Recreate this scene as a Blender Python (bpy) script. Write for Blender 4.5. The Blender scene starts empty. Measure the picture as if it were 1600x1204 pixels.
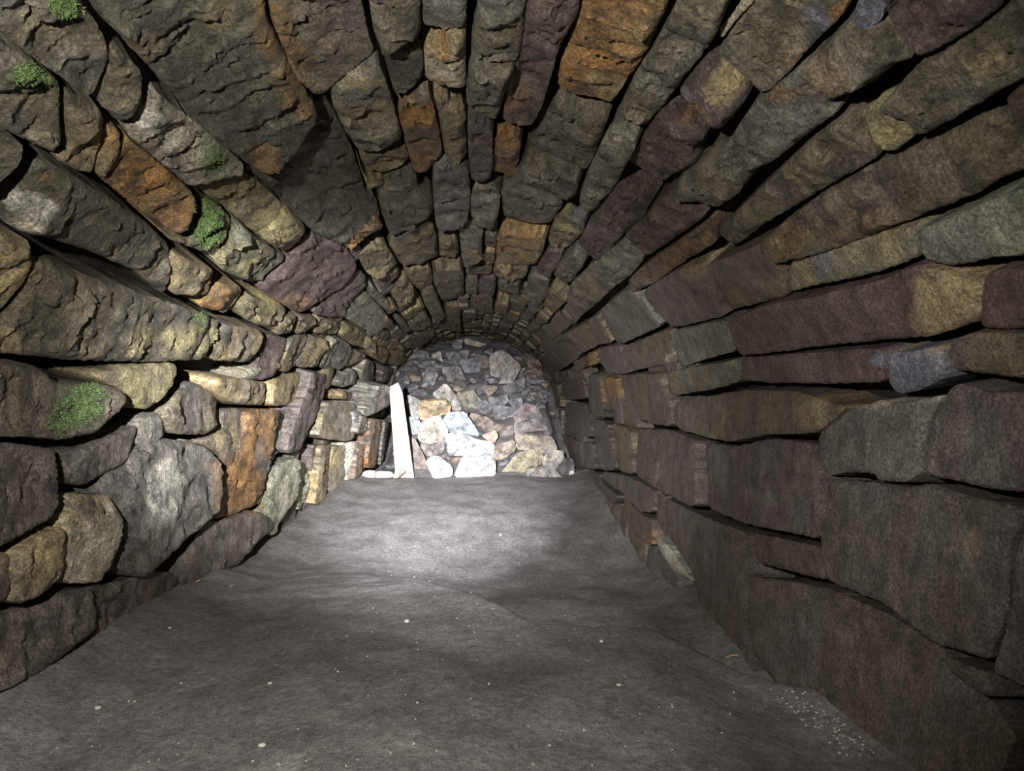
import bpy, bmesh, math, random
import numpy as np
from mathutils import Vector, Matrix, noise
from mathutils.geometry import delaunay_2d_cdt
C = bpy.context.scene.collection
R = math.radians

# ------------------------------------------------------------------ camera, world, light, exposure
FPX = 1000.0                      # focal length in pixels of the 1600 x 1204 frame
CX, CY, VPX = 800.0, 602.0, 742.0
YAW = math.atan((CX - VPX) / FPX)
cam_d = bpy.data.cameras.new('camera'); cam = bpy.data.objects.new('camera', cam_d); C.objects.link(cam)
cam_d.sensor_width = 36.0; cam_d.lens = FPX / 1600 * 36.0; cam_d.clip_start = 0.02
cam.location = (0, 0, 0); cam.rotation_euler = (R(90), 0, -YAW)
bpy.context.scene.camera = cam

w = bpy.data.worlds.new('world'); bpy.context.scene.world = w; w.use_nodes = True
w.node_tree.nodes['Background'].inputs[0].default_value = (0.35, 0.42, 0.75, 1)
w.node_tree.nodes['Background'].inputs[1].default_value = 0.018

def pix_dir(px, py):
    x = (px - CX) / FPX; z = (CY - py) / FPX
    return (x * math.cos(YAW) + math.sin(YAW), math.cos(YAW) - x * math.sin(YAW), z)

def at(px, py, Y):
    d = pix_dir(px, py); k = Y / d[1]
    return Vector((d[0] * k, Y, d[2] * k))

def spot(name, loc, target, energy, cone, blend, color=(1, 1, 1), radius=0.012):
    l = bpy.data.lights.new(name, 'SPOT'); o = bpy.data.objects.new(name, l); C.objects.link(o)
    l.energy = energy; l.spot_size = R(cone); l.spot_blend = blend; l.color = color; l.shadow_soft_size = radius
    o.location = loc
    o.rotation_euler = (Vector(target) - Vector(loc)).to_track_quat('-Z', 'Y').to_euler()
    return o
TORCH = Vector((-0.25, 0.0, 0.14))
spot('torch_hotspot', TORCH, at(700, 738, 4.2), 1900, 27, 1.0, (0.89, 0.90, 1.0))
spot('torch_beam', TORCH, at(580, 675, 4.2), 900, 37, 1.0, (0.95, 0.96, 1.0))
spot('torch_halo', TORCH, at(810, 690, 4.2), 430, 46, 1.0, (0.94, 0.95, 1.0))
spot('torch_spill', TORCH, at(540, 430, 2.0), 68, 132, 0.55, (1.0, 0.98, 0.94))

vs = bpy.context.scene.view_settings
vs.view_transform = 'Standard'; vs.look = 'None'; vs.gamma = 1.0; vs.use_curve_mapping = False
vs.exposure = 0.0

# ------------------------------------------------------------------ helpers
def tag(o, label=None, cat=None, group=None, kind=None):
    for k, v in (('label', label), ('category', cat), ('group', group), ('kind', kind)):
        if v: o[k] = v
    return o

def link(name, verts, faces, mat, parent=None, cols=None, smooth=True, sharp=None):
    me = bpy.data.meshes.new(name)
    me.from_pydata([tuple(v) for v in verts], [], faces)
    if cols is not None:
        a = me.color_attributes.new('col', 'FLOAT_COLOR', 'POINT')
        a.data.foreach_set('color', np.array([(c[0], c[1], c[2], 1.0) for c in cols], dtype=np.float32).ravel())
    me.materials.append(mat)
    if smooth: me.polygons.foreach_set('use_smooth', [True] * len(me.polygons))
    me.update()
    bm = bmesh.new(); bm.from_mesh(me); bmesh.ops.recalc_face_normals(bm, faces=bm.faces); bm.to_mesh(me); bm.free()
    if sharp: me.set_sharp_from_angle(angle=R(sharp))
    o = bpy.data.objects.new(name, me); C.objects.link(o)
    if parent: o.parent = parent
    return o

def empty(name, loc=(0, 0, 0)):
    o = bpy.data.objects.new(name, None); C.objects.link(o); o.location = loc; return o

def slab(name, grid, off, mat, parent=None):
    """closed sheet: a grid of points (rows of columns) and its copy moved by off(point, i, j)"""
    m_, n_ = len(grid), len(grid[0]); V = [tuple(p) for r_ in grid for p in r_]; N_ = len(V)
    V += [tuple(np.array(p) + np.array(off(p, i, j))) for j, r_ in enumerate(grid) for i, p in enumerate(r_)]
    F = []
    for j in range(m_ - 1):
        for i in range(n_ - 1):
            q = (j * n_ + i, j * n_ + i + 1, (j + 1) * n_ + i + 1, (j + 1) * n_ + i)
            F.append(q); F.append(tuple(k + N_ for k in reversed(q)))
    rim = [i for i in range(n_)] + [j * n_ + n_ - 1 for j in range(1, m_)] + [(m_ - 1) * n_ + i for i in range(n_ - 2, -1, -1)] + [j * n_ for j in range(m_ - 2, 0, -1)]
    for a, b in zip(rim, rim[1:] + rim[:1]): F.append((b, a, a + N_, b + N_))
    return link(name, V, F, mat, parent)

def fbm(p, H=0.9, lac=2.1, octv=4):
    return noise.fractal(p, H, lac, octv)

def lerp3(a, b, t): return tuple(a[i] + (b[i] - a[i]) * t for i in range(3))

# ------------------------------------------------------------------ materials
class NT:
    def __init__(s, name):
        s.m = bpy.data.materials.new(name); s.m.use_nodes = True; s.t = s.m.node_tree; s.t.nodes.clear()
    def n(s, typ, **kw):
        nd = s.t.nodes.new(typ)
        for k, v in kw.items():
            if k.startswith('i_'): nd.inputs[k[2:].replace('_', ' ')].default_value = v
            else: setattr(nd, k, v)
        return nd
    def l(s, a, b): s.t.links.new(a, b)
    def math(s, op, a, b=None, clamp=False):
        nd = s.n('ShaderNodeMath', operation=op); nd.use_clamp = clamp
        for i, v in enumerate((a, b)):
            if v is None: continue
            if isinstance(v, (int, float)): nd.inputs[i].default_value = v
            else: s.l(v, nd.inputs[i])
        return nd.outputs[0]
    def mix(s, blend, fac, a, b):
        nd = s.n('ShaderNodeMix', data_type='RGBA', blend_type=blend)
        for sock, v in ((nd.inputs[0], fac), (nd.inputs[6], a), (nd.inputs[7], b)):
            if isinstance(v, (int, float)): sock.default_value = v
            elif isinstance(v, tuple): sock.default_value = v
            else: s.l(v, sock)
        return nd.outputs[2]
    def ramp(s, fac, p0, p1, c0=(0, 0, 0, 1), c1=(1, 1, 1, 1)):
        nd = s.n('ShaderNodeValToRGB'); e = nd.color_ramp.elements
        e[0].position = p0; e[1].position = p1; e[0].color = c0; e[1].color = c1
        s.l(fac, nd.inputs[0]); return nd.outputs[0]

def rock_material(name, strata=6.0, bump=1.0, speck=1.0, rustk=0.18, mottle=1.0, streak=0.45, tonek=1.0):
    q = NT(name)
    out = q.n('ShaderNodeOutputMaterial'); b = q.n('ShaderNodeBsdfPrincipled'); q.l(b.outputs[0], out.inputs[0])
    geo = q.n('ShaderNodeNewGeometry'); pos = geo.outputs['Position']
    att = q.n('ShaderNodeAttribute', attribute_name='col')
    mp = q.n('ShaderNodeMapping'); mp.inputs['Scale'].default_value = (1.0, strata, 1.0); q.l(pos, mp.inputs[0])
    st = q.n('ShaderNodeTexNoise', i_Scale=10.0, i_Detail=8.0, i_Roughness=0.7, i_Distortion=0.25); q.l(mp.outputs[0], st.inputs[0])
    n1 = q.n('ShaderNodeTexNoise', i_Scale=19.0, i_Detail=12.0, i_Roughness=0.74); q.l(pos, n1.inputs[0])
    n2 = q.n('ShaderNodeTexNoise', i_Scale=190.0, i_Detail=4.0, i_Roughness=0.75); q.l(pos, n2.inputs[0])
    n3 = q.n('ShaderNodeTexNoise', i_Scale=6.0, i_Detail=8.0, i_Roughness=0.66); q.l(pos, n3.inputs[0])
    n4 = q.n('ShaderNodeTexNoise', i_Scale=11.0, i_Detail=10.0, i_Roughness=0.7, i_Distortion=0.6); q.l(pos, n4.inputs[0])
    v = q.n('ShaderNodeTexVoronoi', i_Scale=110.0); q.l(pos, v.inputs[0])
    tone = q.ramp(n1.outputs[0], 0.36, 0.65, (0.33, 0.33, 0.33, 1), (1.75, 1.70, 1.58, 1))
    c = q.mix('MULTIPLY', tonek, att.outputs['Color'], tone)
    c = q.mix('MULTIPLY', streak, c, q.ramp(st.outputs[0], 0.36, 0.64, (0.5, 0.48, 0.47, 1), (1.5, 1.5, 1.5, 1)))
    c = q.mix('MULTIPLY', 0.9, c, q.ramp(n2.outputs[0], 0.38, 0.64, (0.42, 0.42, 0.42, 1), (1.62, 1.6, 1.58, 1)))
    rust = q.ramp(n3.outputs[0], 0.56, 0.70); c = q.mix('MIX', q.math('MULTIPLY', rust, rustk), c, (0.24, 0.14, 0.06, 1))
    blk = q.ramp(n4.outputs[0], 0.36, 0.46, (1, 1, 1, 1), (0, 0, 0, 1)); c = q.mix('MIX', q.math('MULTIPLY', blk, 0.62 * mottle), c, (0.028, 0.027, 0.024, 1))
    alg = q.ramp(n4.outputs[0], 0.56, 0.64); c = q.mix('MIX', q.math('MULTIPLY', alg, 0.22 * mottle), c, (0.22, 0.215, 0.10, 1))
    fl = q.math('LESS_THAN', v.outputs['Distance'], 0.12); fl = q.math('MULTIPLY', fl, q.ramp(n1.outputs[0], 0.58, 0.64))
    c = q.mix('MIX', q.math('MULTIPLY', fl, 0.5 * speck), c, (0.55, 0.55, 0.48, 1))
    q.l(c, b.inputs['Base Color'])
    q.l(q.ramp(n3.outputs[0], 0.34, 0.56, (0.30, 0.30, 0.30, 1), (0.8, 0.8, 0.8, 1)), b.inputs['Roughness']); b.inputs['Specular IOR Level'].default_value = 0.45
    h = q.math('ADD', q.math('MULTIPLY', n1.outputs[0], 0.75), q.math('MULTIPLY', st.outputs[0], 0.5))
    h = q.math('ADD', h, q.math('MULTIPLY', n2.outputs[0], 0.20))
    bp = q.n('ShaderNodeBump', i_Strength=1.0 * bump, i_Distance=0.022); q.l(h, bp.inputs['Height']); q.l(bp.outputs[0], b.inputs['Normal'])
    return q.m
M_STONE = rock_material('wall_stone')
M_STONE_R = rock_material('smooth_wall_stone', strata=5.0, bump=0.55, speck=0.5, rustk=0.08, mottle=0.2, streak=0.3, tonek=0.6)
M_ROCK = rock_material('rubble_rock', strata=1.6, bump=0.5, speck=0.3, rustk=0.08, mottle=0.15, streak=0.2)

def earth_material(name, c0, c1, bump=1.0, grit=True):
    q = NT(name)
    out = q.n('ShaderNodeOutputMaterial'); b = q.n('ShaderNodeBsdfPrincipled'); q.l(b.outputs[0], out.inputs[0])
    pos = q.n('ShaderNodeNewGeometry').outputs['Position']
    n1 = q.n('ShaderNodeTexNoise', i_Scale=7.0, i_Detail=10.0, i_Roughness=0.66); q.l(pos, n1.inputs[0])
    n2 = q.n('ShaderNodeTexNoise', i_Scale=70.0, i_Detail=6.0, i_Roughness=0.75); q.l(pos, n2.inputs[0])
    n3 = q.n('ShaderNodeTexNoise', i_Scale=300.0, i_Detail=3.0, i_Roughness=0.7); q.l(pos, n3.inputs[0])
    c = q.ramp(n1.outputs[0], 0.32, 0.68, c0 + (1,), c1 + (1,))
    c = q.mix('MULTIPLY', 0.9, c, q.ramp(n2.outputs[0], 0.32, 0.70, (0.5, 0.49, 0.48, 1), (1.4, 1.4, 1.4, 1)))
    c = q.mix('MULTIPLY', 0.8, c, q.ramp(n3.outputs[0], 0.3, 0.7, (0.5, 0.5, 0.5, 1), (1.55, 1.52, 1.5, 1)))
    if grit:
        v = q.n('ShaderNodeTexVoronoi', i_Scale=70.0); q.l(pos, v.inputs[0])
        k = q.math('MULTIPLY', q.math('LESS_THAN', v.outputs['Distance'], 0.13), q.ramp(n2.outputs[0], 0.54, 0.60))
        c = q.mix('MIX', q.math('MULTIPLY', k, 0.6), c, (0.5, 0.48, 0.44, 1))
    q.l(c, b.inputs['Base Color'])
    q.l(q.ramp(n1.outputs[0], 0.3, 0.65, (0.5, 0.5, 0.5, 1), (0.9, 0.9, 0.9, 1)), b.inputs['Roughness'])
    b.inputs['Specular IOR Level'].default_value = 0.3
    h = q.math('ADD', q.math('MULTIPLY', n2.outputs[0], 0.6), q.math('MULTIPLY', n1.outputs[0], 0.45))
    h = q.math('ADD', h, q.math('MULTIPLY', n3.outputs[0], 0.30))
    bp = q.n('ShaderNodeBump', i_Strength=0.7 * bump, i_Distance=0.018); q.l(h, bp.inputs['Height']); q.l(bp.outputs[0], b.inputs['Normal'])
    return q.m
M_FLOOR = earth_material('trodden_earth', (0.165, 0.152, 0.146), (0.345, 0.327, 0.316))
M_SOIL = earth_material('damp_soil', (0.12, 0.11, 0.108), (0.24, 0.225, 0.22), grit=False)
M_BACK = earth_material('gap_shade_fill', (0.018, 0.016, 0.014), (0.04, 0.035, 0.03), grit=False)  # near-black colour stands in for the shade of deep joints

def plain(name, c, rough=0.7, var=0.25, scale=60.0, spec=0.3, stretch=(1, 1, 1)):
    q = NT(name)
    out = q.n('ShaderNodeOutputMaterial'); b = q.n('ShaderNodeBsdfPrincipled'); q.l(b.outputs[0], out.inputs[0])
    tc = q.n('ShaderNodeTexCoord'); mp = q.n('ShaderNodeMapping'); mp.inputs['Scale'].default_value = stretch; q.l(tc.outputs['Object'], mp.inputs[0])
    n1 = q.n('ShaderNodeTexNoise', i_Scale=scale, i_Detail=5.0); q.l(mp.outputs[0], n1.inputs[0])
    lo = tuple(x * (1 - var) for x in c) + (1,); hi = tuple(min(1, x * (1 + var)) for x in c) + (1,)
    q.l(q.ramp(n1.outputs[0], 0.3, 0.7, lo, hi), b.inputs['Base Color'])
    b.inputs['Roughness'].default_value = rough; b.inputs['Specular IOR Level'].default_value = spec
    bp = q.n('ShaderNodeBump', i_Strength=0.3, i_Distance=0.004); q.l(n1.outputs[0], bp.inputs['Height']); q.l(bp.outputs[0], b.inputs['Normal'])
    return q.m
M_WOOD = plain('weathered_wood', (0.62, 0.57, 0.47), 0.75, 0.22, 22.0, stretch=(6, 6, 0.5))
M_MOSS = plain('moss', (0.105, 0.15, 0.055), 0.9, 0.55, 120.0, 0.1)
M_STRAW = plain('straw', (0.62, 0.50, 0.22), 0.6)
M_GRIT = plain('pale_grit', (0.55, 0.53, 0.48), 0.7)

# ------------------------------------------------------------------ tunnel profile: arc length s, depth t = Y
FLOOR_Z = -0.62
pts = []
for z in np.linspace(-1.0, -0.10, 46)[:-1]: pts.append((-0.80 - 0.06 * ((-0.10 - z) / 0.52), z))
for a in np.linspace(math.pi, 0, 121): pts.append((-0.03 + 0.77 * math.cos(a), -0.10 + 0.66 * math.sin(a)))
for z in np.linspace(-0.10, -1.0, 46)[1:]: pts.append((0.74 - 0.02 * ((-0.10 - z) / 0.52), z))
PR = np.array(pts)
SEG = np.hypot(*np.diff(PR, axis=0).T); PS = np.concatenate([[0], np.cumsum(SEG)])
TAN = np.gradient(PR, PS, axis=0); TAN /= np.hypot(TAN[:, 0], TAN[:, 1])[:, None]
NRM = np.stack([TAN[:, 1], -TAN[:, 0]], 1)            # points inwards
SMAX = PS[-1]
def ang_table(h):
    Q = PR + NRM * h
    return np.arctan2(Q[:, 0], Q[:, 1]), np.hypot(Q[:, 0], Q[:, 1])
def pix_to_st(px, py, h):
    """pixel -> (s, t) on the tunnel surface raised inwards by h"""
    A, Rr = ang_table(h)
    out = []
    for x, y in zip(px, py):
        d = pix_dir(x, y); a = math.atan2(d[0], d[2]); r = math.hypot(d[0], d[2])
        s = np.interp(a, A, PS); rr = np.interp(a, A, Rr)
        out.append((s, rr / max(r, 1e-4) * d[1]))
    return np.array(out)
def st_to_xyz(s, t, h):
    X = np.interp(s, PS, PR[:, 0]) + np.interp(s, PS, NRM[:, 0]) * h
    Z = np.interp(s, PS, PR[:, 1]) + np.interp(s, PS, NRM[:, 1]) * h
    return np.stack([X, t, Z], -1)
def xyz_to_pix(p):
    x = p[0] * math.cos(YAW) - p[1] * math.sin(YAW); y = p[0] * math.sin(YAW) + p[1] * math.cos(YAW)
    return (CX + FPX * x / y, CY - FPX * p[2] / y) if y > 0.02 else (1e6, 1e6)

def dist_contour(P, Q):
    """distance of points P to closed polyline Q"""
    A = Q; B = np.roll(Q, -1, 0); AB = B - A; L = (AB ** 2).sum(1) + 1e-12
    d = np.full(len(P), 1e9)
    for i in range(len(A)):
        k = np.clip(((P - A[i]) @ AB[i]) / L[i], 0, 1)
        d = np.minimum(d, np.hypot(*(P - A[i] - k[:, None] * AB[i]).T))
    return d
def inside(P, Q):
    c = np.zeros(len(P), bool); j = len(Q) - 1
    for i in range(len(Q)):
        yi, yj = Q[i, 1], Q[j, 1]
        k = (yi > P[:, 1]) != (yj > P[:, 1])
        with np.errstate(divide='ignore', invalid='ignore'):
            xx = (Q[j, 0] - Q[i, 0]) * (P[:, 1] - yi) / (yj - yi) + Q[i, 0]
        c ^= k & (P[:, 0] < xx); j = i
    return c
def resample(Q, step, jit, rnd):
    out = []
    for i in range(len(Q)):
        a, b = Q[i], Q[(i + 1) % len(Q)]; n = max(1, int(round(np.hypot(*(b - a)) / step)))
        for k in range(n):
            p = a + (b - a) * (k / n)
            out.append(p + np.array([rnd.uniform(-1, 1), rnd.uniform(-1, 1)]) * jit * (0.4 if k == 0 else 1.0))
    return np.array(out)
def soften(Q, cut=6.0, grow=0.0):
    """cut the corners of a traced outline a little; grow it by some pixels"""
    c0 = Q.mean(0); r0 = np.sqrt(((Q - c0) ** 2).sum(1)).mean()
    out = []; cut = min(cut, r0 * 0.14)
    for i in range(len(Q)):
        a, b, c = Q[i - 1], Q[i], Q[(i + 1) % len(Q)]
        out.append(b + (a - b) * min(0.22, cut / (np.hypot(*(a - b)) + 1e-6))); out.append(b + (c - b) * min(0.22, cut / (np.hypot(*(c - b)) + 1e-6)))
    out = np.array(out)
    if grow:
        e = np.roll(out, -1, 0) - np.roll(out, 1, 0); nrm = np.stack([e[:, 1], -e[:, 0]], 1); nrm /= np.hypot(*nrm.T)[:, None] + 1e-9
        sg = np.sign(np.dot(Q[:, 0], np.roll(Q[:, 1], -1)) - np.dot(Q[:, 1], np.roll(Q[:, 0], -1)))
        out = out + nrm * grow * sg
    return out

def tri_fill(contour, step, rnd):
    lo, hi = contour.min(0), contour.max(0)
    gx = np.arange(lo[0] + step * 0.5, hi[0], step); gy = np.arange(lo[1] + step * 0.5, hi[1], step * 0.87)
    G = np.array([(x + (step * 0.5 if j % 2 else 0) + rnd.uniform(-.2, .2) * step, y + rnd.uniform(-.2, .2) * step) for j, y in enumerate(gy) for x in gx]).reshape(-1, 2)
    if len(G):
        k = inside(G, contour); G = G[k]
    if len(G):
        G = G[dist_contour(G, contour) > step * 0.55]
    n = len(contour); allp = np.vstack([contour, G]) if len(G) else contour
    V, E, F, ov, oe, of = delaunay_2d_cdt([Vector(p) for p in allp], [(i, (i + 1) % n) for i in range(n)], [], 1, 1e-5)
    return np.array([tuple(v) for v in V]), [tuple(f) for f in F]

def boundary_loop(F):
    cnt = {}
    for f in F:
        for i in range(len(f)):
            a, b = f[i], f[(i + 1) % len(f)]
            cnt[(a, b)] = cnt.get((a, b), 0) + 1
    return [(a, b) for (a, b) in cnt if (b, a) not in cnt]

COL = {'o': (.150, .128, .082), 'g': (.160, .155, .135), 't': (.285, .225, .125), 'n': (.290, .155, .055), 'r': (.105, .070, .064),
       'b': (.128, .103, .088), 'd': (.085, .080, .060), 'w': (.46, .45, .40), 'y': (.275, .240, .120), 'e': (.185, .195, .145),
       'k': (.125, .114, .108), 'p': (.140, .105, .103), 'u': (.17, .17, .21), 'm': (.095, .13, .05), 'a': (.36, .33, .26)}
# coloured marks and a painted sheen on the stones: centre and radii in photo pixels, colour, strength
PATCH = []

def facet(p, ledge=0.0):
    """broken planes: the highest of the little tilted planes that belong to the nearest pattern cells"""
    d, c = noise.voronoi(p); best = -9.0
    for n_ in range(3):
        k = noise.cell_vector(c[n_] * 17.3); q = p - c[n_]
        v = (k.z - 0.5) * 0.9 + (k.x - 0.5) * 1.7 * q.x + (k.y - 0.5) * 1.7 * q.y - (d[n_] - d[0]) * 1.3 - (ledge if n_ else 0)
        best = max(best, v)
    return best

def stone_height(P3, s, t, d, wedge, seed, rough, amp):
    o = Vector((seed * 7.31, seed * 3.17, seed * 1.77))
    h = np.zeros(len(s))
    for i in range(len(s)):
        e = min(1.0, d[i] / wedge)
        rnd_edge = -(1 - math.sqrt(max(0, 1 - (1 - e) ** 2)))
        p = Vector((s[i], t[i], 0))
        wv = noise.noise_vector(p * 14 + o) * 0.018
        q = p + wv
        big = noise.noise(p * 5.0 + o)
        f1 = facet(Vector((q.x * 8.5, q.y * 15.0, 0)) + o, 0.12); f2 = facet(Vector((q.x * 24.0, q.y * 46.0, 0)) + o, 0.3)
        e2 = min(1.0, d[i] / (wedge * 2.5))
        h[i] = rnd_edge * wedge * 0.8 + e2 * amp * (big * 0.7 + f1 * 0.95 * rough + f2 * 0.42 * rough + noise.noise(p * 48 + o) * 0.16 + noise.noise(p * 110 + o) * 0.08)
    return h

def make_stone(V2, F, st, h0, tilt, c1, c2, rnd, thick=0.13, amp=0.016, rough=0.55, pix=None, contour_st=None, edge=0.008):
    s, t = st[:, 0], st[:, 1]
    loop = boundary_loop(F); cs = contour_st
    ms, mt = s.mean(), t.mean()
    d = dist_contour(st, cs)
    dm = max(d.max(), 0.004)
    wedge = min(edge, 0.4 * dm)
    seed = rnd.uniform(0, 40)
    h = h0 + tilt[0] * (s - ms) + tilt[1] * (t - mt) + stone_height(None, s, t, d, wedge, seed, rough, min(amp, dm * 0.8))
    top = st_to_xyz(s, t, h)
    nV = len(top)
    bidx = sorted({a for a, b in loop}); mp = {a: nV + i for i, a in enumerate(bidx)}
    low = st_to_xyz(s[bidx], t[bidx], h0 - thick)
    verts = np.vstack([top, low])
    faces = list(F) + [(b, a, mp[a], mp[b]) for a, b in loop]
    nxt = {a: b for a, b in loop}
    if len(nxt) == len(bidx):                                           # close the back
        ring = [bidx[0]]
        while len(ring) < len(bidx):
            ring.append(nxt[ring[-1]])
            if ring[-1] == ring[0]: break
        if len(set(ring)) == len(bidx): faces.append(tuple(mp[a] for a in reversed(ring)))
    cols = []
    o = Vector((seed * 2.1, seed, seed * 5.5))
    for i in range(nV):
        k = noise.noise(Vector((s[i] * 7, t[i] * 11, 0)) + o) * 1.1 + 0.35
        c = lerp3(c1, c2, min(1, max(0, k)))
        if pix is not None:
            for (cx, cy, rx, ry, pc, pw) in PATCH:
                r = math.hypot((pix[i][0] - cx) / rx, (pix[i][1] - cy) / ry) + 0.45 * noise.noise(Vector((s[i] * 18, t[i] * 18, 3)) + o)
                if r < 1.0: c = lerp3(c, COL[pc], pw * min(1, (1 - r) * 4))
        cols.append(c)
    cols += [cols[a] for a in bidx]
    return verts, faces, cols

# ------------------------------------------------------------------ the stones, traced tile by tile (tile origin + scale), laid on the tunnel surface
TILE = {'A': (0, 0, 4), 'B': (400, 0, 4), 'c': (800, 0, 4), 'D': (1200, 0, 4), 'E': (0, 300, 4), 'F': (400, 300, 4), 'G': (800, 300, 4), 'H': (1200, 300, 4),
        'I': (0, 550, 4), 'J': (300, 550, 4), 'K': (800, 550, 4), 'M': (1200, 550, 4), 'N': (0, 850, 3.2), 'Q': (1000, 850, 2.667), 'X': (0, 0, 1)}
PATCH += [(425, 40, 28, 55, 'n', .6), (452, 105, 26, 45, 'n', .6), (475, 145, 20, 30, 'n', .5), (400, 225, 30, 20, 'n', .7), (345, 20, 26, 26, 't', .5), (205, 60, 60, 28, 't', .5),
          (230, 185, 24, 26, 'w', .9), (222, 215, 18, 16, 'a', .9), (262, 220, 8, 7, 'w', 1), (557, 172, 7, 6, 'w', 1),
          (45, 320, 34, 24, 'w', .9), (68, 275, 14, 12, 'n', .5), (30, 345, 30, 14, 'a', .8), (262, 345, 24, 30, 'n', .35),
          (110, 5, 45, 24, 'm', .7), (50, 125, 38, 26, 'm', .6), (335, 240, 28, 30, 'm', .55), (115, 625, 50, 45, 'm', .6), (320, 345, 34, 45, 'm', .8), (310, 490, 16, 20, 'm', .5),
          (215, 530, 35, 25, 'y', .7), (290, 530, 50, 26, 'y', .7), (15, 535, 18, 24, 't', .7), (50, 420, 12, 24, 't', .6),
          (440, 100, 40, 24, 't', .4), (560, 125, 60, 12, 'y', .8), (545, 115, 40, 8, 'a', .5),
          (1060, 145, 26, 18, 'u', .5), (1095, 165, 26, 14, 'n', .8), (1115, 195, 10, 14, 'n', .8), (1140, 125, 34, 30, 't', .9),
          (1285, 25, 26, 26, 'u', .8), (1310, 20, 14, 22, 'n', .8), (1300, 110, 60, 45, 'n', .35), (1250, 180, 55, 35, 'g', .8), (1170, 240, 50, 30, 'g', .9), (1230, 140, 26, 12, 'n', .5),  # the first blue grey patch is a sheen painted as colour
          (1460, 480, 48, 70, 't', .85), (1510, 470, 18, 50, 't', .9), (1370, 390, 60, 30, 'y', .5), (1260, 420, 20, 30, 'y', .4), (1285, 410, 16, 30, 'u', .7),
          (1360, 625, 55, 14, 'a', .8), (1440, 622, 34, 8, 'a', .6), (1390, 720, 20, 30, 'g', .6), (1510, 860, 18, 46, 'g', .7), (1520, 850, 16, 34, 't', .3),
          (1270, 640, 26, 30, 't', .6), (1370, 345, 60, 30, 'n', .25), (1250, 360, 30, 30, 'n', .4), (1560, 90, 50, 26, 't', .5),
          (255, 770, 30, 55, 'w', .85), (285, 735, 14, 30, 'w', .6), (195, 745, 24, 24, 'k', .4), (140, 800, 30, 22, 'a', .6), (395, 770, 24, 40, 'n', .7), (355, 760, 40, 50, 'n', .5),
          (690, 75, 12, 18, 'n', .6), (685, 122, 14, 8, 'n', .6), (665, 150, 12, 10, 'a', .5), (700, 155, 12, 10, 'a', .6), (790, 228, 22, 26, 'n', .5), (792, 210, 14, 10, 'n', .8),
          (805, 155, 26, 20, 'n', .35), (895, 115, 26, 30, 'n', .9), (940, 45, 26, 36, 'n', .5), (905, 60, 24, 40, 'n', .5), (815, 372, 40, 22, 'n', .5), (965, 220, 24, 12, 'a', .6),
          (905, 330, 12, 10, 'u', .9), (920, 345, 14, 8, 'u', .7), (1110, 380, 16, 26, 'n', .5), (1105, 460, 14, 30, 'p', .8), (1085, 420, 24, 18, 't', .6), (1140, 560, 16, 14, 'a', .5),
          (1046, 558, 7, 8, 'a', .9), (950, 610, 12, 24, 'n', .4), (1028, 735, 5, 18, 'a', .7), (1205, 780, 14, 14, 'g', .8), (1390, 560, 26, 14, 'u', .9), (1395, 545, 10, 6, 't', .9),
          (415, 175, 4, 4, 'w', .5), (500, 175, 8, 10, 'w', .3), (460, 470, 30, 14, 'n', .5), (310, 475, 18, 10, 'n', .5), (440, 565, 24, 20, 't', .4)]
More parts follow.
